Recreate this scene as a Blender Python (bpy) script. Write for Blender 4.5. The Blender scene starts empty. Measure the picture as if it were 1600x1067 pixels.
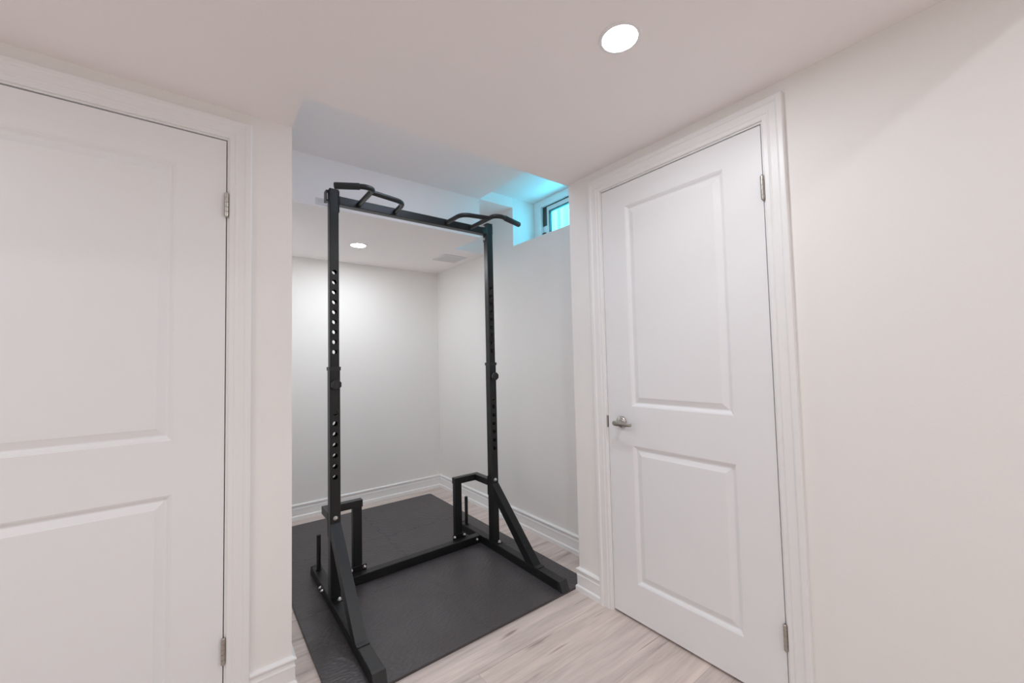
import bpy, bmesh, math, random
from mathutils import Vector, Matrix

random.seed(7)
C = bpy.context.scene.collection
S = bpy.context.scene

# ------------------------------------------------------------------ key dimensions (metres)
XR, YR = 1.5986, 1.540          # right wall plane, and where it ends
XE, YL = 0.2864, 1.7856         # end of the left wall, and its plane
YC, Z0 = 1.552, 2.1668          # edge and height of the low ceiling
XA, YK = 1.8755, 3.6382         # alcove right wall and back wall
ZA, Z1, Z2 = 2.0893, 2.3691, 2.446   # dropped alcove ceiling, raised ceiling, window ceiling
YB, XC = 2.3958, 1.5767         # bulkhead face, its right end
XW = 2.0926                     # window plane
ZT = 2.045                      # door top
XL, YF = -2.3, -3.2             # far left and rear walls behind the camera
YS = -0.235                     # low ceiling starts here
ZTOP = 2.62

# ------------------------------------------------------------------ camera
cam = bpy.data.cameras.new('camera')
co = bpy.data.objects.new('camera', cam); C.objects.link(co)
r = Vector((0.79321004, -0.60850788, -0.02315139))
u = Vector((-0.00851635, -0.04910024, 0.99875755))
w = Vector((0.60888858, 0.79202735, 0.04412906))
m = Matrix((r, u, -w)).transposed().to_4x4()
m.translation = Vector((0, 0, 1.2185))
co.matrix_world = m
cam.sensor_width = 36.0
cam.lens = 635.67 / 1600 * 36
cam.clip_start = 0.02
S.camera = co

# ------------------------------------------------------------------ world, lamps, exposure
wd = bpy.data.worlds.new('sky'); S.world = wd; wd.use_nodes = True
bg = wd.node_tree.nodes['Background']
bg.inputs[0].default_value = (0.09, 0.70, 1.0, 1)
bg.inputs[1].default_value = 12.5

LAMP = 174.0           # radiance of the downlight diffusers
def unseen_lamp(x, y, z, e, d=0.1, col=(0.95, 0.99, 1.035)):
    l = bpy.data.lights.new('light_source', 'AREA'); l.shape = 'DISK'; l.size = d; l.energy = e
    l.color = col
    o = bpy.data.objects.new('light_source', l); C.objects.link(o); o.location = (x, y, z - 0.004)
unseen_lamp(0.70, -0.56, Z1, 3.5, 0.05)
unseen_lamp(-1.2, -0.9, Z1, 9.5)
unseen_lamp(0.3, -2.2, Z1, 9.5)
unseen_lamp(-1.0, 0.75, Z0, 5.3)
unseen_lamp(0.95, 1.70, Z1, 1.75, 0.4, (0.82, 0.96, 1.22))          # added lamp, unseen behind the low ceiling's edge, to brighten the alcove

S.view_settings.view_transform = 'Standard'
S.view_settings.look = 'None'
S.view_settings.gamma = 1.0
S.view_settings.use_curve_mapping = False
S.view_settings.exposure = 0.20
S.cycles.max_bounces = 14
S.cycles.diffuse_bounces = 9
S.cycles.glossy_bounces = 5
S.cycles.transparent_max_bounces = 12
S.cycles.caustics_reflective = False
S.cycles.caustics_refractive = False
S.cycles.sample_clamp_indirect = 6.0

# ------------------------------------------------------------------ materials
def mat(name, col, rough=0.5, metal=0.0, bump=None, spec=0.5, coat=0.0):
    M = bpy.data.materials.new(name); M.use_nodes = True
    nt = M.node_tree; b = nt.nodes['Principled BSDF']
    b.inputs['Base Color'].default_value = (*col, 1); b.inputs['Roughness'].default_value = rough
    b.inputs['Metallic'].default_value = metal; b.inputs['Specular IOR Level'].default_value = spec
    b.inputs['Coat Weight'].default_value = coat
    tc = nt.nodes.new('ShaderNodeTexCoord')
    n = nt.nodes.new('ShaderNodeTexNoise'); n.inputs['Scale'].default_value = bump[0] if bump else 40
    n.inputs['Detail'].default_value = 3
    nt.links.new(tc.outputs['Object'], n.inputs['Vector'])
    if bump:
        bp = nt.nodes.new('ShaderNodeBump'); bp.inputs['Strength'].default_value = bump[1]
        bp.inputs['Distance'].default_value = bump[2]
        nt.links.new(n.outputs['Fac'], bp.inputs['Height']); nt.links.new(bp.outputs[0], b.inputs['Normal'])
    return M

M_wall = mat('wall_paint', (0.885, 0.87, 0.85), 0.75, bump=(260, 0.12, 0.002), spec=0.3)
M_ceil = mat('ceiling_paint', (0.94, 0.90, 0.895), 0.9, bump=(180, 0.1, 0.002), spec=0.2)
M_trim = mat('trim_enamel', (0.88, 0.88, 0.88), 0.38, bump=(90, 0.03, 0.001))
M_door = mat('door_enamel', (0.87, 0.875, 0.89), 0.42, bump=(140, 0.05, 0.001))
M_black = mat('black_powder_coat', (0.006, 0.0068, 0.0075), 0.40, bump=(900, 0.15, 0.0006))
M_grip = mat('black_foam_grip', (0.022, 0.023, 0.023), 0.7, bump=(500, 0.3, 0.0008))
M_plastic = mat('black_plastic', (0.022, 0.022, 0.024), 0.5, bump=(300, 0.1, 0.0005))
M_zinc = mat('zinc_bolt', (0.75, 0.74, 0.72), 0.28, 1.0)
M_nickel = mat('satin_nickel', (0.50, 0.47, 0.43), 0.28, 1.0)
M_vinyl = mat('white_vinyl', (0.85, 0.87, 0.88), 0.35)
M_gasket = mat('dark_gasket', (0.05, 0.055, 0.055), 0.6)
M_vent = mat('white_vent_enamel', (0.74, 0.72, 0.73), 0.45)
M_slot = mat('grey_vent_slot', (0.32, 0.31, 0.32), 0.7)

def lamp_mat(power):
    M = bpy.data.materials.new('lit_diffuser'); M.use_nodes = True
    b = M.node_tree.nodes['Principled BSDF']
    b.inputs['Base Color'].default_value = (0.8, 0.8, 0.8, 1)
    b.inputs['Emission Color'].default_value = (0.95, 0.99, 1.035, 1)
    b.inputs['Emission Strength'].default_value = power
    return M
M_lamp, M_lamp_alcove = lamp_mat(LAMP), lamp_mat(LAMP * 1.48)

def glass_mat():
    M = bpy.data.materials.new('window_glass'); M.use_nodes = True
    nt = M.node_tree; nt.nodes.remove(nt.nodes['Principled BSDF'])
    out = nt.nodes['Material Output']
    t = nt.nodes.new('ShaderNodeBsdfTransparent'); t.inputs[0].default_value = (0.93, 0.97, 0.97, 1)
    g = nt.nodes.new('ShaderNodeBsdfGlossy'); g.inputs['Roughness'].default_value = 0.02
    f = nt.nodes.new('ShaderNodeFresnel'); f.inputs[0].default_value = 1.45
    x = nt.nodes.new('ShaderNodeMixShader')
    gm = nt.nodes.new('ShaderNodeNewGeometry'); mu = nt.nodes.new('ShaderNodeMath'); mu.operation = 'MULTIPLY_ADD'
    mu.inputs[1].default_value = -1.0; mu.inputs[2].default_value = 1.0       # only the face towards the ray reflects
    mm = nt.nodes.new('ShaderNodeMath'); mm.operation = 'MULTIPLY'
    nt.links.new(gm.outputs['Backfacing'], mu.inputs[0]); nt.links.new(mu.outputs[0], mm.inputs[0]); nt.links.new(f.outputs[0], mm.inputs[1])
    nt.links.new(mm.outputs[0], x.inputs[0]); nt.links.new(t.outputs[0], x.inputs[1]); nt.links.new(g.outputs[0], x.inputs[2])
    nt.links.new(x.outputs[0], out.inputs[0])
    return M
M_glass = glass_mat()

def floor_mat():
    M = bpy.data.materials.new('laminate_planks'); M.use_nodes = True
    nt = M.node_tree; N = nt.nodes; L = nt.links; b = N['Principled BSDF']
    tc = N.new('ShaderNodeTexCoord')
    br = N.new('ShaderNodeTexBrick'); br.offset = 0.37; br.offset_frequency = 2
    br.inputs['Color1'].default_value = (0.0, 0.0, 0.0, 1); br.inputs['Color2'].default_value = (1, 1, 1, 1)
    br.inputs['Mortar'].default_value = (0.5, 0.5, 0.5, 1)
    br.inputs['Scale'].default_value = 1.0; br.inputs['Mortar Size'].default_value = 0.0012
    br.inputs['Mortar Smooth'].default_value = 0.3; br.inputs['Bias'].default_value = 0
    br.inputs['Brick Width'].default_value = 1.22; br.inputs['Row Height'].default_value = 0.182
    mp0 = N.new('ShaderNodeMapping'); mp0.inputs['Location'].default_value = (0.35, 0.06, 0)
    L.new(tc.outputs['Object'], mp0.inputs['Vector']); L.new(mp0.outputs[0], br.inputs['Vector'])
    # offset the grain per plank
    sc = N.new('ShaderNodeVectorMath'); sc.operation = 'SCALE'; sc.inputs['Scale'].default_value = 13.0
    L.new(br.outputs['Color'], sc.inputs[0])
    ad = N.new('ShaderNodeVectorMath'); ad.operation = 'ADD'
    L.new(tc.outputs['Object'], ad.inputs[0]); L.new(sc.outputs[0], ad.inputs[1])
    def noise(scale, detail, dist, sx, sy):
        mp = N.new('ShaderNodeMapping'); mp.inputs['Scale'].default_value = (sx, sy, 1)
        L.new(ad.outputs[0], mp.inputs['Vector'])
        n = N.new('ShaderNodeTexNoise'); n.inputs['Scale'].default_value = scale; n.inputs['Detail'].default_value = detail
        n.inputs['Roughness'].default_value = 0.6; n.inputs['Distortion'].default_value = dist
        L.new(mp.outputs[0], n.inputs['Vector']); return n
    n1 = noise(1.0, 6, 0.6, 2.2, 26)
    n2 = noise(1.0, 3, 1.2, 1.1, 9)
    n3 = noise(1.0, 4, 0.3, 4.0, 120)
    r1 = N.new('ShaderNodeValToRGB')
    e = r1.color_ramp.elements
    e[0].position = 0.33; e[0].color = (0.33, 0.268, 0.24, 1)
    e[1].position = 0.64; e[1].color = (0.82, 0.71, 0.65, 1)
    k = e.new(0.44); k.color = (0.59, 0.51, 0.47, 1)
    mixn = N.new('ShaderNodeMix'); mixn.data_type = 'FLOAT'; mixn.inputs[0].default_value = 0.45
    L.new(n1.outputs['Fac'], mixn.inputs[2]); L.new(n2.outputs['Fac'], mixn.inputs[3])
    mix3 = N.new('ShaderNodeMix'); mix3.data_type = 'FLOAT'; mix3.inputs[0].default_value = 0.2
    L.new(mixn.outputs[0], mix3.inputs[2]); L.new(n3.outputs['Fac'], mix3.inputs[3])
    L.new(mix3.outputs[0], r1.inputs[0])
    # plank to plank shade
    pv = N.new('ShaderNodeMix'); pv.data_type = 'RGBA'; pv.blend_type = 'MULTIPLY'; pv.inputs[0].default_value = 1.0
    pr = N.new('ShaderNodeValToRGB')
    pr.color_ramp.elements[0].color = (0.95, 0.95, 0.96, 1); pr.color_ramp.elements[1].color = (1.04, 1.03, 1.02, 1)
    L.new(br.outputs['Color'], pr.inputs[0])
    n4 = noise(1.0, 2, 0.8, 1.6, 34)
    r4 = N.new('ShaderNodeValToRGB')
    r4.color_ramp.elements[0].position = 0.27; r4.color_ramp.elements[0].color = (0.55, 0.50, 0.48, 1)
    r4.color_ramp.elements[1].position = 0.36; r4.color_ramp.elements[1].color = (1, 1, 1, 1)
    L.new(n4.outputs['Fac'], r4.inputs[0])
    ck = N.new('ShaderNodeMix'); ck.data_type = 'RGBA'; ck.blend_type = 'MULTIPLY'; ck.inputs[0].default_value = 1.0
    L.new(r1.outputs[0], ck.inputs[6]); L.new(r4.outputs[0], ck.inputs[7])
    L.new(ck.outputs[2], pv.inputs[6]); L.new(pr.outputs[0], pv.inputs[7])
    seam = N.new('ShaderNodeMix'); seam.data_type = 'RGBA'; seam.inputs[7].default_value = (0.27, 0.21, 0.18, 1)
    sm = N.new('ShaderNodeMath'); sm.operation = 'MULTIPLY'; sm.inputs[1].default_value = 0.35
    L.new(br.outputs['Fac'], sm.inputs[0])
    L.new(sm.outputs[0], seam.inputs[0]); L.new(pv.outputs[2], seam.inputs[6])
    L.new(seam.outputs[2], b.inputs['Base Color'])
    b.inputs['Roughness'].default_value = 0.42
    bp = N.new('ShaderNodeBump'); bp.inputs['Strength'].default_value = 0.12; bp.inputs['Distance'].default_value = 0.001
    L.new(n3.outputs['Fac'], bp.inputs['Height']); L.new(bp.outputs[0], b.inputs['Normal'])
    return M
M_floor = floor_mat()

def foam_mat():
    M = bpy.data.materials.new('eva_foam'); M.use_nodes = True
    nt = M.node_tree; N = nt.nodes; L = nt.links; b = N['Principled BSDF']
    tc = N.new('ShaderNodeTexCoord')
    n = N.new('ShaderNodeTexNoise'); n.inputs['Scale'].default_value = 7; n.inputs['Detail'].default_value = 4
    L.new(tc.outputs['Object'], n.inputs['Vector'])
    cr = N.new('ShaderNodeValToRGB')
    cr.color_ramp.elements[0].position = 0.3; cr.color_ramp.elements[0].color = (0.060, 0.054, 0.057, 1)
    cr.color_ramp.elements[1].position = 0.7; cr.color_ramp.elements[1].color = (0.076, 0.069, 0.073, 1)
    L.new(n.outputs['Fac'], cr.inputs[0]); L.new(cr.outputs[0], b.inputs['Base Color'])
    # embossed leaf-like dimples
    mp = N.new('ShaderNodeMapping'); mp.inputs['Rotation'].default_value = (0, 0, 0.6); mp.inputs['Scale'].default_value = (1, 1.9, 1)
    L.new(tc.outputs['Object'], mp.inputs['Vector'])
    v = N.new('ShaderNodeTexVoronoi'); v.feature = 'SMOOTH_F1'; v.inputs['Scale'].default_value = 48
    v.inputs['Smoothness'].default_value = 0.6
    L.new(mp.outputs[0], v.inputs['Vector'])
    fn = N.new('ShaderNodeTexNoise'); fn.inputs['Scale'].default_value = 400
    L.new(tc.outputs['Object'], fn.inputs['Vector'])
    ad = N.new('ShaderNodeMath'); ad.operation = 'MULTIPLY_ADD'; ad.inputs[1].default_value = 0.15
    L.new(fn.outputs['Fac'], ad.inputs[0]); L.new(v.outputs['Distance'], ad.inputs[2])
    bp = N.new('ShaderNodeBump'); bp.inputs['Strength'].default_value = 0.55; bp.inputs['Distance'].default_value = 0.003
    L.new(ad.outputs[0], bp.inputs['Height']); L.new(bp.outputs[0], b.inputs['Normal'])
    b.inputs['Roughness'].default_value = 0.40
    return M
M_foam = foam_mat()

# ------------------------------------------------------------------ helpers
def obj(name, bm, material, parent=None, smooth=False, loc=None):
    me = bpy.data.meshes.new(name)
    bmesh.ops.recalc_face_normals(bm, faces=bm.faces[:])
    bm.to_mesh(me); bm.free()
    if smooth:
        for p in me.polygons: p.use_smooth = True
        try: me.set_sharp_from_angle(angle=math.radians(35))
        except Exception: pass
    me.materials.append(material)
    o = bpy.data.objects.new(name, me); C.objects.link(o)
    if parent: o.parent = parent
    if loc: o.location = loc
    return o

def thing(name, label, cat, loc=(0, 0, 0), group=None, kind=None):
    o = bpy.data.objects.new(name, None); C.objects.link(o); o.location = loc
    o.empty_display_size = 0.1
    o['label'] = label; o['category'] = cat
    if group: o['group'] = group
    if kind: o['kind'] = kind
    return o

def struct(name, bm, material, parent=None):
    o = obj(name, bm, material, parent)
    if not parent: o['kind'] = 'structure'
    return o

def box(bm, x0, x1, y0, y1, z0, z1, bevel=0.0, seg=2):
    vs = [bm.verts.new((x, y, z)) for x in (x0, x1) for y in (y0, y1) for z in (z0, z1)]
    f = [(0, 1, 3, 2), (4, 6, 7, 5), (0, 4, 5, 1), (2, 3, 7, 6), (0, 2, 6, 4), (1, 5, 7, 3)]
    fs = [bm.faces.new([vs[i] for i in q]) for q in f]
    if bevel:
        es = list({e for q in fs for e in q.edges})
        bmesh.ops.bevel(bm, geom=es, offset=bevel, segments=seg, affect='EDGES', profile=0.5, clamp_overlap=True)

def boxes(*bs, bevel=0.0):
    bm = bmesh.new()
    for b in bs: box(bm, *b, bevel=bevel)
    return bm

def prism(bm, pts, axis, a0, a1):
    """extrude a 2D polygon along an axis ('x': pts are (y,z); 'y': (x,z); 'z': (x,y))"""
    def P(p, a):
        return {'x': (a, p[0], p[1]), 'y': (p[0], a, p[1]), 'z': (p[0], p[1], a)}[axis]
    A = [bm.verts.new(P(p, a0)) for p in pts]; B = [bm.verts.new(P(p, a1)) for p in pts]
    bm.faces.new(A[::-1]); bm.faces.new(B)
    n = len(pts)
    for i in range(n): bm.faces.new((A[i], A[(i + 1) % n], B[(i + 1) % n], B[i]))

def bevel_all(bm, off, seg=2, ang=20):
    es = [e for e in bm.edges if len(e.link_faces) == 2 and e.calc_face_angle(0) > math.radians(ang)]
    bmesh.ops.bevel(bm, geom=es, offset=off, segments=seg, affect='EDGES', profile=0.5, clamp_overlap=True)

def lathe(bm, prof, origin, axis, n=32):
    """prof: list of (radius, distance along axis)"""
    a = Vector(axis).normalized(); t = a.orthogonal().normalized(); s = a.cross(t); o = Vector(origin)
    rings = []
    for rr, d in prof:
        if rr < 1e-6: rings.append([bm.verts.new(o + a * d)])
        else: rings.append([bm.verts.new(o + a * d + (t * math.cos(2 * math.pi * i / n) + s * math.sin(2 * math.pi * i / n)) * rr) for i in range(n)])
    for A, B in zip(rings, rings[1:]):
        for i in range(n):
            j = (i + 1) % n
            if len(A) == 1 and len(B) == 1: continue
            if len(A) == 1: bm.faces.new((A[0], B[j], B[i]))
            elif len(B) == 1: bm.faces.new((A[i], A[j], B[0]))
            else: bm.faces.new((A[i], A[j], B[j], B[i]))

def round_path(pts, rad, n=8):
    out = [Vector(pts[0])]
    for i in range(1, len(pts) - 1):
        p, a, b = Vector(pts[i]), Vector(pts[i - 1]), Vector(pts[i + 1])
        da, db = (a - p), (b - p)
        d = min(rad, da.length * 0.48, db.length * 0.48)
        s, e = p + da.normalized() * d, p + db.normalized() * d
        for k in range(n + 1):
            t = k / n
            out.append((1 - t) ** 2 * s + 2 * t * (1 - t) * p + t * t * e)
    out.append(Vector(pts[-1])); return out

def tube(bm, path, rad, n=20, cap=True):
    path = [Vector(p) for p in path]
    up = Vector((0, 0, 1)); rings = []
    for i, p in enumerate(path):
        d = (path[min(i + 1, len(path) - 1)] - path[max(i - 1, 0)]).normalized()
        s = d.cross(up)
        if s.length < 1e-4: s = d.cross(Vector((0, 1, 0)))
        s.normalize(); t = s.cross(d)
        rings.append([bm.verts.new(p + (s * math.cos(2 * math.pi * k / n) + t * math.sin(2 * math.pi * k / n)) * rad) for k in range(n)])
    for A, B in zip(rings, rings[1:]):
        for k in range(n): bm.faces.new((A[k], A[(k + 1) % n], B[(k + 1) % n], B[k]))
    if cap: bm.faces.new(rings[0][::-1]); bm.faces.new(rings[-1])

def mitre(path, closed=False):
    """per-vertex offset direction to the LEFT of the path, scaled for a mitre"""
    P = [Vector((p[0], p[1])) for p in path]; out = []
    for i in range(len(P)):
        ns = []
        if i > 0: d = (P[i] - P[i - 1]).normalized(); ns.append(Vector((-d.y, d.x)))
        if i < len(P) - 1: d = (P[i + 1] - P[i]).normalized(); ns.append(Vector((-d.y, d.x)))
        if len(ns) == 1: out.append(ns[0])
        else:
            s = (ns[0] + ns[1]); s.normalize(); out.append(s / max(0.2, s.dot(ns[0])))
    return P, out

def sweep_segment(bm, path, i, prof, P3):
    """segment i of a mitred moulding; prof = closed list of (offset, height); P3 maps (a,b,height)->xyz"""
    P, N = mitre(path)
    A = [bm.verts.new(P3(*(P[i] + N[i] * o), h)) for o, h in prof]
    B = [bm.verts.new(P3(*(P[i + 1] + N[i + 1] * o), h)) for o, h in prof]
    n = len(prof)
    bm.faces.new(A[::-1]); bm.faces.new(B)
    for k in range(n): bm.faces.new((A[k], A[(k + 1) % n], B[(k + 1) % n], B[k]))

# ------------------------------------------------------------------ floor, walls, ceilings
struct('floor', boxes((XL - .15, XA + .05, YF - .15, YK + .15, -0.1, 0.0)), M_floor)

DL0, DL1 = 0.0722 - 0.762, 0.0722            # left door in x
DR0, DR1 = 0.5814, 1.3141                    # right door in y
G = 0.003                                     # gap round a door
J = 0.019                                     # jamb thickness

# left wall with the door opening (a closed niche stands behind the leaf)
a0, a1, at = DL0 - G - J, DL1 + G + J, ZT + G + J
struct('wall_left', boxes((XL, a0, YL, YL + .14, 0, Z0), (a1, XE, YL, YL + .14, 0, Z0), (a0, a1, YL, YL + .14, at, Z0),
                          (a0, a1, YL + .115, YL + .14, 0, at)), M_wall)
b0, b1, bt = DR0 - G - J, DR1 + G + J, ZT + G + J
struct('wall_right', boxes((XR, XA, YF, b0, 0, ZTOP), (XR, XA, b1, YR, 0, ZTOP), (XR, XA, b0, b1, bt, ZTOP),
                           (XR + .115, XA, b0, b1, 0, bt)), M_wall)
struct('wall_back', boxes((XE - .14, XA + .2, YK, YK + .12, 0, ZTOP)), M_wall)
struct('wall_alcove_left', boxes((XE - .14, XE, YL + .14, YK, 0, ZTOP)), M_wall)
WY0, WY1, WZ0 = 1.56, YB, 2.075               # window recess in the alcove wall
struct('wall_alcove_right', boxes((XA, XW, YR, YK, 0, WZ0), (XA, XW, YR, WY0, WZ0, ZTOP), (XA, XW, WY1, YK, WZ0, ZTOP)), M_wall)
FY0, FY1, FZ0, FZ1 = 1.60, 2.378, 2.092, 2.432   # window frame outline
struct('wall_outer', boxes((XW, XW + .1, YR, YK, 1.6, FZ0), (XW, XW + .1, YR, FY0, FZ0, ZTOP), (XW, XW + .1, FY1, YK, FZ0, ZTOP),
                           (XW, XW + .1, FY0, FY1, FZ1, ZTOP)), M_wall)
struct('wall_rear', boxes((XL - .12, XR, YF - .12, YF, 0, ZTOP)), M_wall)
struct('wall_far_left', boxes((XL - .12, XL, YF, YL + .14, 0, ZTOP)), M_wall)

struct('ceiling_low', boxes((XL, XR, YS, YC, Z0, ZTOP), (XL, XE, YC, YL + .14, Z0, ZTOP)), M_ceil)
struct('ceiling_raised', boxes((XE, XC, YC, YB, Z1, ZTOP)), M_ceil)
struct('ceiling_alcove', boxes((XE, XC, YB, YK, ZA, ZTOP), (XC, XA, 2.76, YK, ZA, ZTOP)), M_ceil)
struct('ceiling_pocket', boxes((XC, XA, YB, 2.76, Z1, ZTOP)), M_ceil)
struct('ceiling_window', boxes((XC, XW, YR, YB, Z2, ZTOP)), M_ceil)
struct('ceiling_rear', boxes((XL, XR, YF, YS, Z1, ZTOP)), M_ceil)

# ------------------------------------------------------------------ baseboards (one mitred loop, one object per wall)
BB = [(0, 0), (.017, 0), (.017, .022), (.0155, .026), (.012, .029), (.010, .031), (.010, .078), (.0115, .079), (.0115, .083), (.010, .085),
      (.0085, .090), (.008, .097), (.0095, .102), (.0135, .105), (.015, .108), (.0145, .112), (.012, .115), (.006, .118), (0, .119)]
def along(path, names, shift=0):
    for i, nm in enumerate(names):
        bm = bmesh.new(); sweep_segment(bm, path, i, BB, lambda a, b, h: (a, b, h)); struct(nm, bm, M_trim)
CL = DL1 + G + .006 + .069                    # casing outer edges
CR1 = DR1 + G + .006 + .069; CR0 = DR0 - G - .006 - .069
loop = [(CL, YL), (XE, YL), (XE, YK), (XA, YK), (XA, YR), (XR, YR), (XR, CR1)][::-1]
along(loop, ['baseboard_right', 'baseboard_return', 'baseboard_alcove_right', 'baseboard_back', 'baseboard_alcove_left', 'baseboard_left'])
along([(XL, YF), (XR, YF), (XR, CR0)], ['baseboard_rear', 'baseboard_right_rear'])
along([(DL0 - G - .075, YL), (XL, YL), (XL, YF)], ['baseboard_left_far', 'baseboard_far_left'])

# ------------------------------------------------------------------ doors
CAS = [(0, 0), (0, .008), (.003, .0105), (.016, .0105), (.018, .0125), (.022, .0135), (.026, .0125), (.028, .0125), (.046, .0135), (.049, .0165),
       (.053, .0185), (.065, .0185), (.068, .017), (.069, .014), (.069, 0)]

def door_leaf(name, x0, x1, z0, z1, panels, P3):
    """moulded two-panel leaf; P3(u, v, d) with d = depth towards the room"""
    bm = bmesh.new()
    RINGS = [(0.0, 0.0), (.0015, -.0014), (.004, -.0022), (.0075, -.0052), (.0125, -.0105), (.0155, -.0118), (.0185, -.0118), (.0200, -.0112), (.0390, -.0035), (.0415, -.0022), (.043, -.0020)]
    def V(u_, v_, d): return bm.verts.new(P3(u_, v_, d))
    us = [x0, panels[0][0], panels[0][1], x1]
    vs = [z0, panels[0][2], panels[0][3], panels[1][2], panels[1][3], z1]
    grid = [[V(a, b, 0) for b in vs] for a in us]
    for i in range(3):
        for j in range(5):
            if i == 1 and j in (1, 3): continue
            bm.faces.new((grid[i][j], grid[i + 1][j], grid[i + 1][j + 1], grid[i][j + 1]))
    for j in (1, 3):
        prev = [grid[1][j], grid[2][j], grid[2][j + 1], grid[1][j + 1]]
        A0, A1, B0, B1 = us[1], us[2], vs[j], vs[j + 1]
        for ins, d in RINGS[1:]:
            cur = [V(A0 + ins, B0 + ins, d), V(A1 - ins, B0 + ins, d), V(A1 - ins, B1 - ins, d), V(A0 + ins, B1 - ins, d)]
            for k in range(4): bm.faces.new((prev[k], prev[(k + 1) % 4], cur[(k + 1) % 4], cur[k]))
            prev = cur
        bm.faces.new(prev)
    # edges and back
    back = [V(x0, z0, -.035), V(x1, z0, -.035), V(x1, z1, -.035), V(x0, z1, -.035)]
    bm.faces.new(back[::-1])
    rim = [[grid[i][0] for i in range(4)], [grid[3][j] for j in range(6)], [grid[i][5] for i in (3, 2, 1, 0)], [grid[0][j] for j in range(5, -1, -1)]]
    for k, e in enumerate(rim): bm.faces.new(e[::-1] + [back[k], back[(k + 1) % 4]])
    return struct(name, bm, M_door)

def casing(name, c0, c1, ct, P3):
    """three mitred casing legs round an opening, path runs with the opening on its right"""
    path = [(c0, 0.0), (c0, ct), (c1, ct), (c1, 0.0)]
    bm = bmesh.new()
    for i in range(3): sweep_segment(bm, path, i, CAS, P3)
    return struct(name, bm, M_trim)

def jamb(name, c0, c1, ct, P3):
    bm = bmesh.new()
    def bx(a, b, z0, z1, d0, d1):
        A, B = P3(a, z0, d0), P3(b, z1, d1)
        box(bm, min(A[0], B[0]), max(A[0], B[0]), min(A[1], B[1]), max(A[1], B[1]), z0, z1)
    bx(c0 - J, c0, 0, ct + J, 0, -.11); bx(c1, c1 + J, 0, ct + J, 0, -.11); bx(c0, c1, ct, ct + J, 0, -.11)
    bx(c0, c0 + .012, 0, ct, -.040, -.075); bx(c1 - .012, c1, 0, ct, -.040, -.075); bx(c0 + .012, c1 - .012, ct - .012, ct, -.040, -.075)
    return struct(name, bm, M_trim)

PL = lambda a, z, d: (a, YL - d, z)            # left wall: a is x
PR = lambda a, z, d: (XR - d, a, z)            # right wall: a is y

def hinge(parent, x, y, zc, dirv):
    """butt hinge knuckle in five rolls with pin tips"""
    bm = bmesh.new(); L = 0.086
    prof = [(0, -L / 2 - .004), (.004, -L / 2 - .003), (.005, -L / 2)]
    for k in range(5):
        s = -L / 2 + k * L / 5
        prof += [(.0055, s + .0004), (.0066, s + .001), (.0066, s + L / 5 - .001), (.0055, s + L / 5 - .0004)]
    prof += [(.005, L / 2), (.004, L / 2 + .003), (0, L / 2 + .004)]
    lathe(bm, prof, (x, y, zc), (0, 0, 1), 16)
    h = obj('hinge', bm, M_nickel, parent, True)
    bm = bmesh.new()
    ox, oy = dirv
    box(bm, x - .001 + min(0, ox * .012), x + .001 + max(0, ox * .012), y - .001 + min(0, oy * .012), y + .001 + max(0, oy * .012), zc - L / 2, zc + L / 2)
    obj('hinge_leaf', bm, M_nickel, h)

# left door
dl = door_leaf('door_1', DL0, DL1, 0.012, ZT - .0025, [(DL0 + .142, DL1 - .142, .168, .795), (DL0 + .142, DL1 - .142, .975, 1.927)], PL)
dl['label'] = 'white two-panel door with hinges on its right edge, left of the opening'; dl['category'] = 'door'
casing('trim_1', DL0 - G - .006, DL1 + G + .006, ZT + G + .006, PL)
jamb('trim_2', DL0 - G, DL1 + G, ZT + G, PL)
for zc in (1.804, 0.230): hinge(dl, DL1 + .0015, YL - .0068, zc, (0, 1))

# right door
dr = door_leaf('door_2', DR0, DR1, 0.012, ZT - .0025, [(DR0 + .1375, DR1 - .1365, .178, .806), (DR0 + .1375, DR1 - .1365, .9875, 1.9355)], PR)
dr['label'] = 'white two-panel door with a nickel lever handle, beside the bare right wall'; dr['category'] = 'door'
casing('trim_3', DR0 - G - .006, DR1 + G + .006, ZT + G + .006, PR)
jamb('trim_4', DR0 - G, DR1 + G, ZT + G, PR)
for zc in (1.812, 0.250): hinge(dr, XR - .0068, DR0 - .0015, zc, (1, 0))
# lever handle: round rose, neck, flat tapered lever
hy, hz = 1.236, 0.9085
bm = bmesh.new()
lathe(bm, [(0, 0), (.0285, 0), (.0285, .003), (.027, .0065), (.023, .0105), (.016, .0135), (.0125, .015), (.0115, .020), (.0108, .040), (.0115, .050), (.011, .056), (0, .058)], (XR, hy, hz), (-1, 0, 0), 36)
hd = obj('door_handle', bm, M_nickel, dr, True)
bm = bmesh.new()
secs = [(.016, .0040, .0050, -.046), (.014, .0085, .0065, -.047), (.006, .0118, .0078, -.048), (-.006, .0122, .0080, -.049), (-.03, .0105, .0068, -.051), (-.06, .0092, .0056, -.052), (-.082, .0085, .0050, -.051), (-.088, .0078, .0046, -.050)]
rings = []
for dy, hh, tt, dx in secs:
    rings.append([bm.verts.new((XR + dx + tt * math.copysign(abs(math.cos(a)) ** .6, math.cos(a)), hy + dy, hz + hh * math.copysign(abs(math.sin(a)) ** .6, math.sin(a)))) for a in [2 * math.pi * k / 16 for k in range(16)]])
for A, B in zip(rings, rings[1:]):
    for k in range(16): bm.faces.new((A[k], A[(k + 1) % 16], B[(k + 1) % 16], B[k]))
bm.faces.new(rings[0][::-1]); bm.faces.new(rings[-1])
obj('lever', bm, M_nickel, hd, True)
bm = bmesh.new(); box(bm, XR - .0025, XR + .02, DR1 + G - .0002, DR1 + G + .0055, .875, .933, .0008, 1)
obj('strike_plate', bm, M_nickel, dr)

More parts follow.
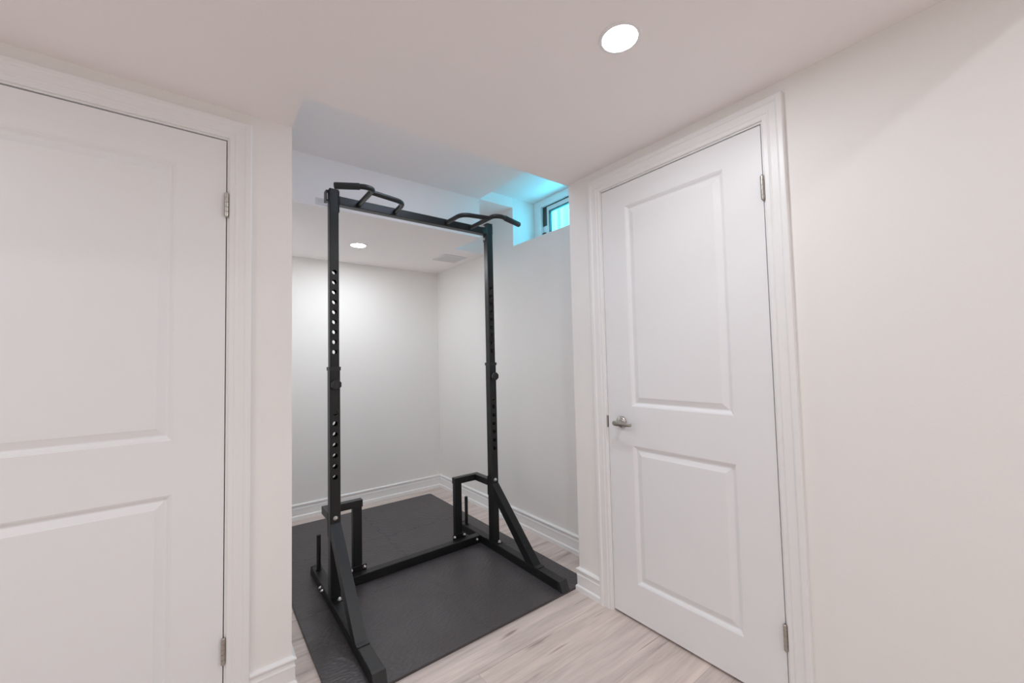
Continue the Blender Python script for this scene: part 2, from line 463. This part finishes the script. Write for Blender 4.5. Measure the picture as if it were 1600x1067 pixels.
# ------------------------------------------------------------------ window
win = thing('window_1', 'small white sliding basement window high in the alcove wall recess', 'window', (XW, (FY0 + FY1) / 2, FZ0), kind='structure')
ox, oy, oz = win.location
def wobj(name, bm, m_, parent=win, smooth=False):
    bmesh.ops.translate(bm, verts=bm.verts[:], vec=(-ox, -oy, -oz)); return obj(name, bm, m_, parent, smooth)
def rect_frame(x0, x1, y0, y1, z0, z1, wl, wt, wb=None, bevel=.002):
    wb = wb or wt; bm = bmesh.new()
    box(bm, x0, x1, y0, y0 + wl, z0, z1, bevel); box(bm, x0, x1, y1 - wl, y1, z0, z1, bevel)
    box(bm, x0, x1, y0 + wl, y1 - wl, z1 - wt, z1, bevel); box(bm, x0, x1, y0 + wl, y1 - wl, z0, z0 + wb, bevel); return bm
wobj('window_frame', rect_frame(XW - .012, XW + .09, FY0, FY1, FZ0, FZ1, .074, .046, .03), M_vinyl)
iy0, iy1, iz0, iz1 = FY0 + .074, FY1 - .074, FZ0 + .03, FZ1 - .046
sash = wobj('sash', rect_frame(XW + .012, XW + .045, iy0 + .004, iy1 - .004, iz0 + .002, iz1 - .005, .070, .041, .035), M_vinyl)
gy0, gy1, gz0, gz1 = iy0 + .074, iy1 - .074, iz0 + .037, iz1 - .046
wobj('gasket', rect_frame(XW + .008, XW + .03, gy0 - .006, gy1 + .006, gz0 - .006, gz1 + .006, .007, .007, bevel=0), M_gasket, sash)
wobj('track', boxes((XW + .0085, XW + .013, iy1 - .042, iy1, iz1 - .148, iz1), (XW + .0085, XW + .013, iy0 + .01, iy1 - .042, iz1 - .0055, iz1)), M_gasket)
wobj('latch', boxes((XW - .004, XW + .013, iy1 - .034, iy1 - .004, 2.172, 2.184), bevel=.002), M_gasket)
bm = bmesh.new(); box(bm, XW + .026, XW + .030, gy0, gy1, gz0, gz1)
wobj('glass', bm, M_glass, sash)

# window well outside: corrugated liner with flat ribs, standing in the ground outside the wall
bm = bmesh.new()
def well_x(s): return XW + .62
nz = 60; z_lo, z_hi = 1.70, 2.74
for (ya, yb) in ((1.3, 2.66), (2.694, 2.736), (2.770, 3.4)):
    pts = []
    for k in range(nz * 2 + 1):
        z = z_lo + (z_hi - z_lo) * k / (nz * 2)
        pts.append((XW + .62 + (.006 if k % 2 else 0), z))
    A = [bm.verts.new((x, ya, z)) for x, z in pts]; B = [bm.verts.new((x, yb, z)) for x, z in pts]
    A2 = [bm.verts.new((XW + .66, ya, z)) for x, z in (pts[0], pts[-1])]; B2 = [bm.verts.new((XW + .66, yb, z)) for x, z in (pts[0], pts[-1])]
    for k in range(len(pts) - 1): bm.faces.new((A[k], A[k + 1], B[k + 1], B[k]))
    bm.faces.new((A2[0], A2[1], B2[1], B2[0]))
    bm.faces.new(A + A2[::-1]); bm.faces.new(B[::-1] + B2)
for yc in (2.677, 2.753): box(bm, XW + .585, XW + .66, yc - .0168, yc + .0168, z_lo, z_hi)
M_well = mat('galvanised_liner', (0.60, 0.62, 0.62), 0.5)
struct('window_well', bm, M_well)

# ------------------------------------------------------------------ ceiling lights and vents
def light_source(label, x, y, z, glow):
    t = thing('ceiling_light', label, 'light', (x, y, z), 'recessed ceiling lights')
    bm = bmesh.new()
    lathe(bm, [(.050, -.0015), (.052, -.004), (.0585, -.0045), (.0615, -.003), (.0625, 0), (.050, 0)], (0, 0, 0), (0, 0, 1), 48)
    obj('trim_ring', bm, M_trim, t, True)
    bm = bmesh.new()
    lathe(bm, [(.0502, -.0005), (.049, -.0028), (.030, -.0036), (0, -.0038)], (0, 0, 0), (0, 0, 1), 48)
    obj('diffuser', bm, glow, t, True)
light_source('round recessed ceiling light, large and lit, near the top of the right door', .984, .7195, Z0, M_lamp)
light_source('round recessed ceiling light, lit, over the back of the alcove behind the pull-up bar', .925, 3.04, ZA, M_lamp_alcove)

def vent(name, label, centre, u_, v_, n_, W, H, nsl, group=None):
    t = thing(name, label, 'vent', centre, group)
    U, Vv, Nn = Vector(u_), Vector(v_), Vector(n_)
    def bx(bm, a0, a1, b0, b1, c0, c1):
        vs = [bm.verts.new(U * a + Vv * b + Nn * c) for a in (a0, a1) for b in (b0, b1) for c in (c0, c1)]
        for q in [(0, 1, 3, 2), (4, 6, 7, 5), (0, 4, 5, 1), (2, 3, 7, 6), (0, 2, 6, 4), (1, 5, 7, 3)]: bm.faces.new([vs[i] for i in q])
    f = min(.022, H * .2)
    bm = bmesh.new()
    bx(bm, -W / 2, W / 2, -H / 2, -H / 2 + f, 0, .005); bx(bm, -W / 2, W / 2, H / 2 - f, H / 2, 0, .005)
    bx(bm, -W / 2, -W / 2 + f, -H / 2 + f, H / 2 - f, 0, .005); bx(bm, W / 2 - f, W / 2, -H / 2 + f, H / 2 - f, 0, .005)
    obj('frame', bm, M_vent, t)
    bm = bmesh.new(); bx(bm, -W / 2 + f, W / 2 - f, -H / 2 + f, H / 2 - f, 0, .0008)
    obj('backing', bm, M_slot, t)
    h = (H - 2 * f) / nsl
    for k in range(nsl):
        b = -H / 2 + f + (k + .5) * h
        bm = bmesh.new(); bx(bm, -W / 2 + f, W / 2 - f, b - h * .40, b + h * .40, .001, .004)
        obj('slat', bm, M_vent, t)
vent('ceiling_vent', 'square white slatted vent in the alcove ceiling near its back right corner', (1.682, 3.028, ZA), (1, 0, 0), (0, 1, 0), (0, 0, -1), .21, .22, 9)
vent('wall_vent', 'small pale vent at the foot of the bulkhead face behind the left rack post', (.55, YB, 2.117), (1, 0, 0), (0, 0, 1), (0, -1, 0), .10, .038, 3)

# ------------------------------------------------------------------ foam puzzle mat, six tiles
MX0, MX1, MY0, MY1, MH = .380, 1.688, 1.561, 3.475, .012
XS = [MX0, (MX0 + MX1) / 2, MX1]; YS_ = [MY0 + (MY1 - MY0) * k / 3 for k in range(4)]
def seam(p, q, sgn):
    """dovetail line from p to q in the direction of travel; returned without end points"""
    p, q = Vector(p), Vector(q); d = (q - p); L = d.length; d.normalize(); nrm = Vector((-d.y, d.x)) * sgn
    n = 9; pitch = L / n; a = .009; out = []
    for k in range(n):
        s = k * pitch; up = 1 if k % 2 else -1
        fl = .006
        if k == 0: s0, s1 = 0.02, pitch + fl
        elif k == n - 1: s0, s1 = s - fl, L - .02
        else: s0, s1 = s - fl, s + pitch + fl
        out += [p + d * s0 + nrm * a * up, p + d * s1 + nrm * a * up]
    return out
tile_labels = {(0, 0): 'black foam puzzle tile under the front end of the left rack foot',
               (1, 0): 'black foam puzzle tile with glossy dimples under the front end of the right rack foot',
               (0, 1): 'middle black foam puzzle tile beneath the left rack post',
               (1, 1): 'middle black foam puzzle tile beneath the right rack post',
               (0, 2): 'rearmost left black foam puzzle tile, behind the left weight peg of the rack',
               (1, 2): 'rearmost right black foam puzzle tile, its rounded corner nearest the alcove corner'}
gap = .0003
for i in range(2):
    for j in range(3):
        x0, x1, y0, y1 = XS[i], XS[i + 1], YS_[j], YS_[j + 1]
        ring = []
        def edge(a, b, inner, horiz):
            ring.append(Vector(a))
            if inner:
                # seams are generated in one canonical direction so that neighbours share them
                flip = (a[0] > b[0]) if horiz else (a[1] > b[1])
                pts = seam(b if flip else a, a if flip else b, 1)
                ring.extend(pts[::-1] if flip else pts)
        edge((x0, y0), (x1, y0), j > 0, True); edge((x1, y0), (x1, y1), i == 0, False)
        edge((x1, y1), (x0, y1), j < 2, True); edge((x0, y1), (x0, y0), i == 1, False)
        # round the free outer corners
        n = len(ring); pts = []
        for k in range(n):
            p = ring[k]
            cx = abs(p.x - MX0) < 1e-6 or abs(p.x - MX1) < 1e-6; cy = abs(p.y - MY0) < 1e-6 or abs(p.y - MY1) < 1e-6
            if cx and cy:
                rr = .028 if p.y > 3 else .004
                d1 = (ring[k - 1] - p).normalized() * rr; d2 = (ring[(k + 1) % n] - p).normalized() * rr
                for q in range(7):
                    t = q / 6; pts.append((1 - t) ** 2 * (p + d1) + 2 * t * (1 - t) * p + t * t * (p + d2))
            else: pts.append(p)
        # shrink by a hair so that the tiles do not overlap
        n = len(pts); sh = []
        for k in range(n):
            a, b, c = pts[k - 1], pts[k], pts[(k + 1) % n]
            e1, e2 = (b - a).normalized(), (c - b).normalized()
            n1, n2 = Vector((-e1.y, e1.x)), Vector((-e2.y, e2.x)); s = n1 + n2
            if s.length < 1e-6: s = n1
            s.normalize(); sh.append(b + s * gap / max(.35, s.dot(n1)))
        bm = bmesh.new()
        cx, cy = (x0 + x1) / 2, (y0 + y1) / 2
        low = [bm.verts.new((p.x - cx, p.y - cy, 0)) for p in sh]
        mid = [bm.verts.new((p.x - cx, p.y - cy, MH - .0010)) for p in sh]
        top = []
        for k in range(n):
            a, b, c = sh[k - 1], sh[k], sh[(k + 1) % n]
            e1, e2 = (b - a).normalized(), (c - b).normalized()
            n1, n2 = Vector((-e1.y, e1.x)), Vector((-e2.y, e2.x)); s = (n1 + n2).normalized()
            p = b + s * .0010 / max(.35, s.dot(n1)); top.append(bm.verts.new((p.x - cx, p.y - cy, MH)))
        bm.faces.new(low[::-1]); bm.faces.new(top)
        for A, B in ((low, mid), (mid, top)):
            for k in range(n): bm.faces.new((A[k], A[(k + 1) % n], B[(k + 1) % n], B[k]))
        t = obj('foam_mat_tile', bm, M_foam, None, False, (cx, cy, 0))
        t['label'] = tile_labels[(i, j)]; t['category'] = 'mat'; t['group'] = 'interlocking foam tiles under the squat rack'

# ------------------------------------------------------------------ squat rack with pull-up bar
CX, RY = 1.0268, 2.2              # rack centre line, post line
rack = thing('squat_rack', 'black steel squat rack with a multi-grip pull-up bar standing on the foam mat', 'exercise rack', (CX, RY, MH))
def part(name, bm, m_=None, parent=None, smooth=False):
    """bm is in rack coordinates: x from the centre line, y from the post line, z from the mat"""
    return obj(name, bm, m_ or M_black, parent or rack, smooth)
def Y(y): return y - RY
def Z(z): return z - MH

def holed_tube(bm, xc, yc, s, z0, z1, holes, r_=.012, wall=.0025, ch=.003, floor_open=False):
    """square tube with round holes through its front and back walls and chamfered corners"""
    h = s / 2
    NS = 24
    def plate(y_out, y_in):
        xa, xb = xc - h + ch, xc + h - ch
        cur = z0
        for hz_ in sorted(holes):
            c0_, c1_ = hz_ - .02, hz_ + .02
            for yy in (y_out, y_in):
                bm.faces.new([bm.verts.new(q) for q in ((xa, yy, cur), (xb, yy, cur), (xb, yy, c0_), (xa, yy, c0_))])
            circ = {}
            for yy in (y_out, y_in):
                ci, re = [], []
                for k in range(NS):
                    a = 2 * math.pi * (k + .5) / NS; ca, sa = math.cos(a), math.sin(a)
                    f = min((h - ch) / max(abs(ca), 1e-6), .02 / max(abs(sa), 1e-6))
                    ci.append(bm.verts.new((xc + r_ * ca, yy, hz_ + r_ * sa))); re.append(bm.verts.new((xc + f * ca, yy, hz_ + f * sa)))
                cs = {}
                for k in range(NS):
                    j = (k + 1) % NS
                    A, B = re[k].co, re[j].co
                    if abs(A.x - B.x) > 1e-6 and abs(A.z - B.z) > 1e-6:      # the rectangle's corner lies between
                        cx_ = A.x if abs(abs(A.x - xc) - (h - ch)) < 1e-6 else B.x
                        cz_ = A.z if abs(abs(A.z - hz_) - .02) < 1e-6 else B.z
                        bm.faces.new((ci[k], re[k], bm.verts.new((cx_, yy, cz_)), re[j], ci[j]))
                    else: bm.faces.new((ci[k], re[k], re[j], ci[j]))
                circ[yy] = ci
            for k in range(NS):
                j = (k + 1) % NS
                bm.faces.new((circ[y_out][k], circ[y_out][j], circ[y_in][j], circ[y_in][k]))
            cur = c1_
        for yy in (y_out, y_in):
            bm.faces.new([bm.verts.new(q) for q in ((xa, yy, cur), (xb, yy, cur), (xb, yy, z1), (xa, yy, z1))])
    plate(yc - h, yc - h + wall); plate(yc + h, yc + h - wall)
    def quad(p, q):
        bm.faces.new([bm.verts.new(v) for v in ((*p, z0), (*q, z0), (*q, z1), (*p, z1))])
    for sx in (-1, 1):
        quad((xc + sx * h, yc - h + ch), (xc + sx * h, yc + h - ch)); quad((xc + sx * (h - wall), yc - h + ch), (xc + sx * (h - wall), yc + h - ch))
        for sy in (-1, 1):
            quad((xc + sx * (h - ch), yc + sy * h), (xc + sx * h, yc + sy * (h - ch)))
    # end caps as rings
    for zz in (z0, z1):
        o = [(-h + ch, -h), (h - ch, -h), (h, -h + ch), (h, h - ch), (h - ch, h), (-h + ch, h), (-h, h - ch), (-h, -h + ch)]
        i_ = [(max(-h + wall, min(h - wall, a)), max(-h + wall, min(h - wall, b))) for a, b in o]
        O = [bm.verts.new((xc + a, yc + b, zz)) for a, b in o]; I = [bm.verts.new((xc + a, yc + b, zz)) for a, b in i_]
        for k in range(8): bm.faces.new((O[k], O[(k + 1) % 8], I[(k + 1) % 8], I[k]))

def bolt(p, d, rad=.008, parent=None):
    """dome nut with washer facing d"""
    bm = bmesh.new()
    lathe(bm, [(0, 0), (rad * 1.25, 0), (rad * 1.25, .0015), (rad * .95, .002), (rad * .95, .006), (rad * .75, .010), (rad * .35, .0125), (0, .013)], p, d, 14)
    return part('bolt', bm, M_zinc, parent, True)

PX = .4843                        # post offset from the centre line
FX = .4838                       # foot offset
for s in (-1, 1):
    side = s
    # foot: square tube with slanted plastic caps
    fx = s * FX
    bm = bmesh.new()
    box(bm, fx - .025, fx + .025, Y(1.590), Y(2.595), 0, .050, .003)
    foot = part('base_foot', bm)
    for (ya, yb, yc_) in ((1.590, 1.570, 1.552) if s < 0 else (1.590, 1.578, 1.556), (2.595, 2.612, 2.632)):
        bm = bmesh.new()
        prism(bm, [(Y(ya), 0), (Y(yc_), 0), (Y(yc_), .004), (Y(yb), .051), (Y(ya), .051)], 'x', fx - .026, fx + .026)
        bevel_all(bm, .0015, 1); part('end_cap', bm, M_plastic, foot)
    # post: lower tube with base plate, telescoping upper tube, collar and knob
    px = s * PX; yp = 0.0
    bm = bmesh.new(); box(bm, px - .025, px + .025, -.062, .062, .0502, .0542, .0008, 1)
    bp_ = part('base_plate', bm)
    bm = bmesh.new()
    holed_tube(bm, px, 0, .050, Z(.0665), Z(1.200), [Z(.970 - .053 * k) for k in range(7)], wall=.0025)
    lo = part('lower_post', bm)
    bm = bmesh.new(); cs = .0275
    for q in ((px - cs, px + cs, -cs, -.0252), (px - cs, px + cs, .0252, cs), (px - cs, px - .0252, -.0252, .0252), (px + .0252, px + cs, -.0252, .0252)):
        box(bm, q[0], q[1], q[2], q[3], Z(1.184), Z(1.202))
    for q in ((px - .0252, px + .0252, -.0252, -.0226), (px - .0252, px + .0252, .0226, .0252), (px - .0252, px - .0226, -.0226, .0226), (px + .0226, px + .0252, -.0226, .0226)):
        box(bm, q[0], q[1], q[2], q[3], Z(1.2001), Z(1.202))
    part('collar', bm, M_plastic, lo)
    bm = bmesh.new()
    holed_tube(bm, px, 0, .0445, Z(.964), Z(2.113), [Z(1.685 - .051 * k) for k in range(9)], wall=.0022)
    up_ = part('upper_post', bm)
    bm = bmesh.new(); box(bm, px - .0228, px + .0228, -.0228, .0228, Z(2.1131), Z(2.118), .002); part('post_cap', bm, M_plastic, up_)
    # round lock knob: hub and lobed head
    bm = bmesh.new()
    lathe(bm, [(0, .0), (.012, 0), (.012, .012), (.010, .014)], (px, -.0252, Z(1.113)), (0, -1, 0), 20)
    prof = []
    rings = []
    for rr, dd in ((.014, .013), (.0240, .015), (.0255, .018), (.0255, .027), (.0230, .030), (.015, .031), (.013, .028)):
        ring = []
        for k in range(48):
            a = 2 * math.pi * k / 48; q = rr * (1 - (.07 if rr > .015 else 0) * (0.5 + 0.5 * math.cos(8 * a)))
            ring.append(bm.verts.new((px + q * math.cos(a), -.0252 - dd, Z(1.113) + q * math.sin(a))))
        rings.append(ring)
    for A, B in zip(rings, rings[1:]):
        for k in range(48): bm.faces.new((A[k], A[(k + 1) % 48], B[(k + 1) % 48], B[k]))
    bm.faces.new(rings[-1]); bm.faces.new(rings[0][::-1])
    part('lock_knob', bm, M_plastic, None, True)
    # diagonal brace from the post to the foot, bottom and top cut flush
    bm = bmesh.new()
    prism(bm, [(-.0255, Z(.428)), (-.0255, Z(.358)), (Y(1.858), .0502), (Y(1.778), .0502)], 'x', px - .024, px + .024)
    bevel_all(bm, .002, 2); part('brace', bm)
    # foot plate of the brace
    bm = bmesh.new(); box(bm, px - .0255, px + .0255, Y(1.748), Y(1.7775), .0502, .0532, .0006, 1); part('brace_tab', bm)
    # dip frame: arm back from the post, across to the inside, upright down behind the crossbar
    o = s
    xo, xi = s * .4970, s * (.3020 if s > 0 else .2890)
    dx_ = s * (.3300 if s > 0 else .3170)
    bm = bmesh.new()
    xs_ = sorted((xo, s * .4570)); box(bm, xs_[0], xs_[1], .0290, .214, Z(.410), Z(.450), .002)
    xs_ = sorted((s * .4570, xi)); box(bm, xs_[0], xs_[1], .174, .214, Z(.410), Z(.450), .002)
    dip = part('dip_arm', bm)
    bm = bmesh.new(); box(bm, px - .026, px + .026, .0254, .0288, Z(.350), Z(.470), .0008, 1); part('mount_plate', bm, None, dip)
    bm = bmesh.new()
    box(bm, dx_ - .0245, dx_ + .0245, .1795, .2125, .0005, Z(.4098), .002); part('dip_upright', bm)
    bm = bmesh.new(); box(bm, dx_ - .047, dx_ + .047, .1756, .1793, .0005, .078, .0008, 1); part('flange_plate', bm)
    for q in (-1, 1): bolt((dx_ + q * .036, .1755, .064), (0, -1, 0), .0075)
    # weight peg with its washer
    bm = bmesh.new(); lathe(bm, [(0, .0502), (.018, .0502), (.018, .053), (.0115, .0535), (.0115, .238), (.0105, .242), (0, .242)], (s * FX, Y(2.542), 0), (0, 0, 1), 24)
    part('weight_peg', bm, None, None, True)
    # bolts
    bolt((px, -.0252, Z(.452)), (0, -1, 0), .0085)
    bolt((px + (.010 if s < 0 else .004), -.050, .0543), (0, 0, 1), .0085)
    for yy in (2.335, 2.375): bolt((s * (FX + .0251), Y(yy), .030), (s, 0, 0), .0075)
    bolt((s * .432, .1248, .030), (0, -1, 0), .0075)
    # flange where the top crossbar meets the post, with two bolts, and the outer clamp plate
    bm = bmesh.new(); xs_ = sorted((s * (PX - .0224), s * (PX - .0262)))
    box(bm, xs_[0], xs_[1], -.0215, .0215, Z(2.000), Z(2.112), .0006, 1); part('flange_plate', bm)
    for zz in (2.018, 2.098): bolt((s * (PX - .0264), .006, Z(zz)), (-s, 0, 0), .0065)
    bm = bmesh.new(); xs_ = sorted((s * (PX + .0300), s * (PX + .0350)))
    box(bm, xs_[0], xs_[1], -.004, .040, Z(2.056), Z(2.112))
    xs_ = sorted((s * (PX + .0224), s * (PX + .0300)))
    box(bm, xs_[0], xs_[1], -.004, .040, Z(2.106), Z(2.112)); box(bm, xs_[0], xs_[1], -.004, .040, Z(2.056), Z(2.062))
    part('clamp_bracket', bm)
    # multi-grip handle: outer tube with foam grip, inner loop
    zc = Z(2.063); yf = -.0222
    def H(q, y): return (s * q, Y(y), zc)
    bm = bmesh.new()
    q0, q1, q2, q3, qi = ((.358, 0), (.360, 1.950), (.402, 1.939), (.522, 2.006), (.160, .170, 2.025, 1.987)) if s < 0 else \
                         ((.336, 0), (.337, 1.925), (.380, 1.904), (.553, 1.960), (.164, .168, 2.000, 1.968))
    outer = round_path([(s * q0[0], yf, zc), H(*q1), H(*q2), H(*q3)], .045, 10)
    tube(bm, outer[:-1] + [outer[-1]], .0128, 20)
    inner = round_path([(s * qi[0], yf, zc), H(qi[1], qi[2]), H(q1[0], qi[3])], .055, 10)
    tube(bm, inner, .0128, 20)
    hnd = part('pull_up_handle', bm, None, None, True)
    b = Vector(H(*q3)); a = b + (Vector(H(*q2)) - b) * .82; b = b + (b - a).normalized() * .004
    d = (b - a)
    bm = bmesh.new(); lathe(bm, [(.0129, 0), (.0150, .0015), (.0158, .004), (.0158, d.length - .003), (.0145, d.length), (0, d.length)], a, d, 24)
    part('foam_grip', bm, M_grip, hnd, True)

bm = bmesh.new(); box(bm, -(FX - .0252), FX - .0252, Y(2.325), Y(2.375), 0, .050, .003); part('base_crossbar', bm)
bm = bmesh.new(); box(bm, -(PX - .0264), PX - .0264, -.022, .022, Z(2.041), Z(2.085), .003); part('top_crossbar', bm)
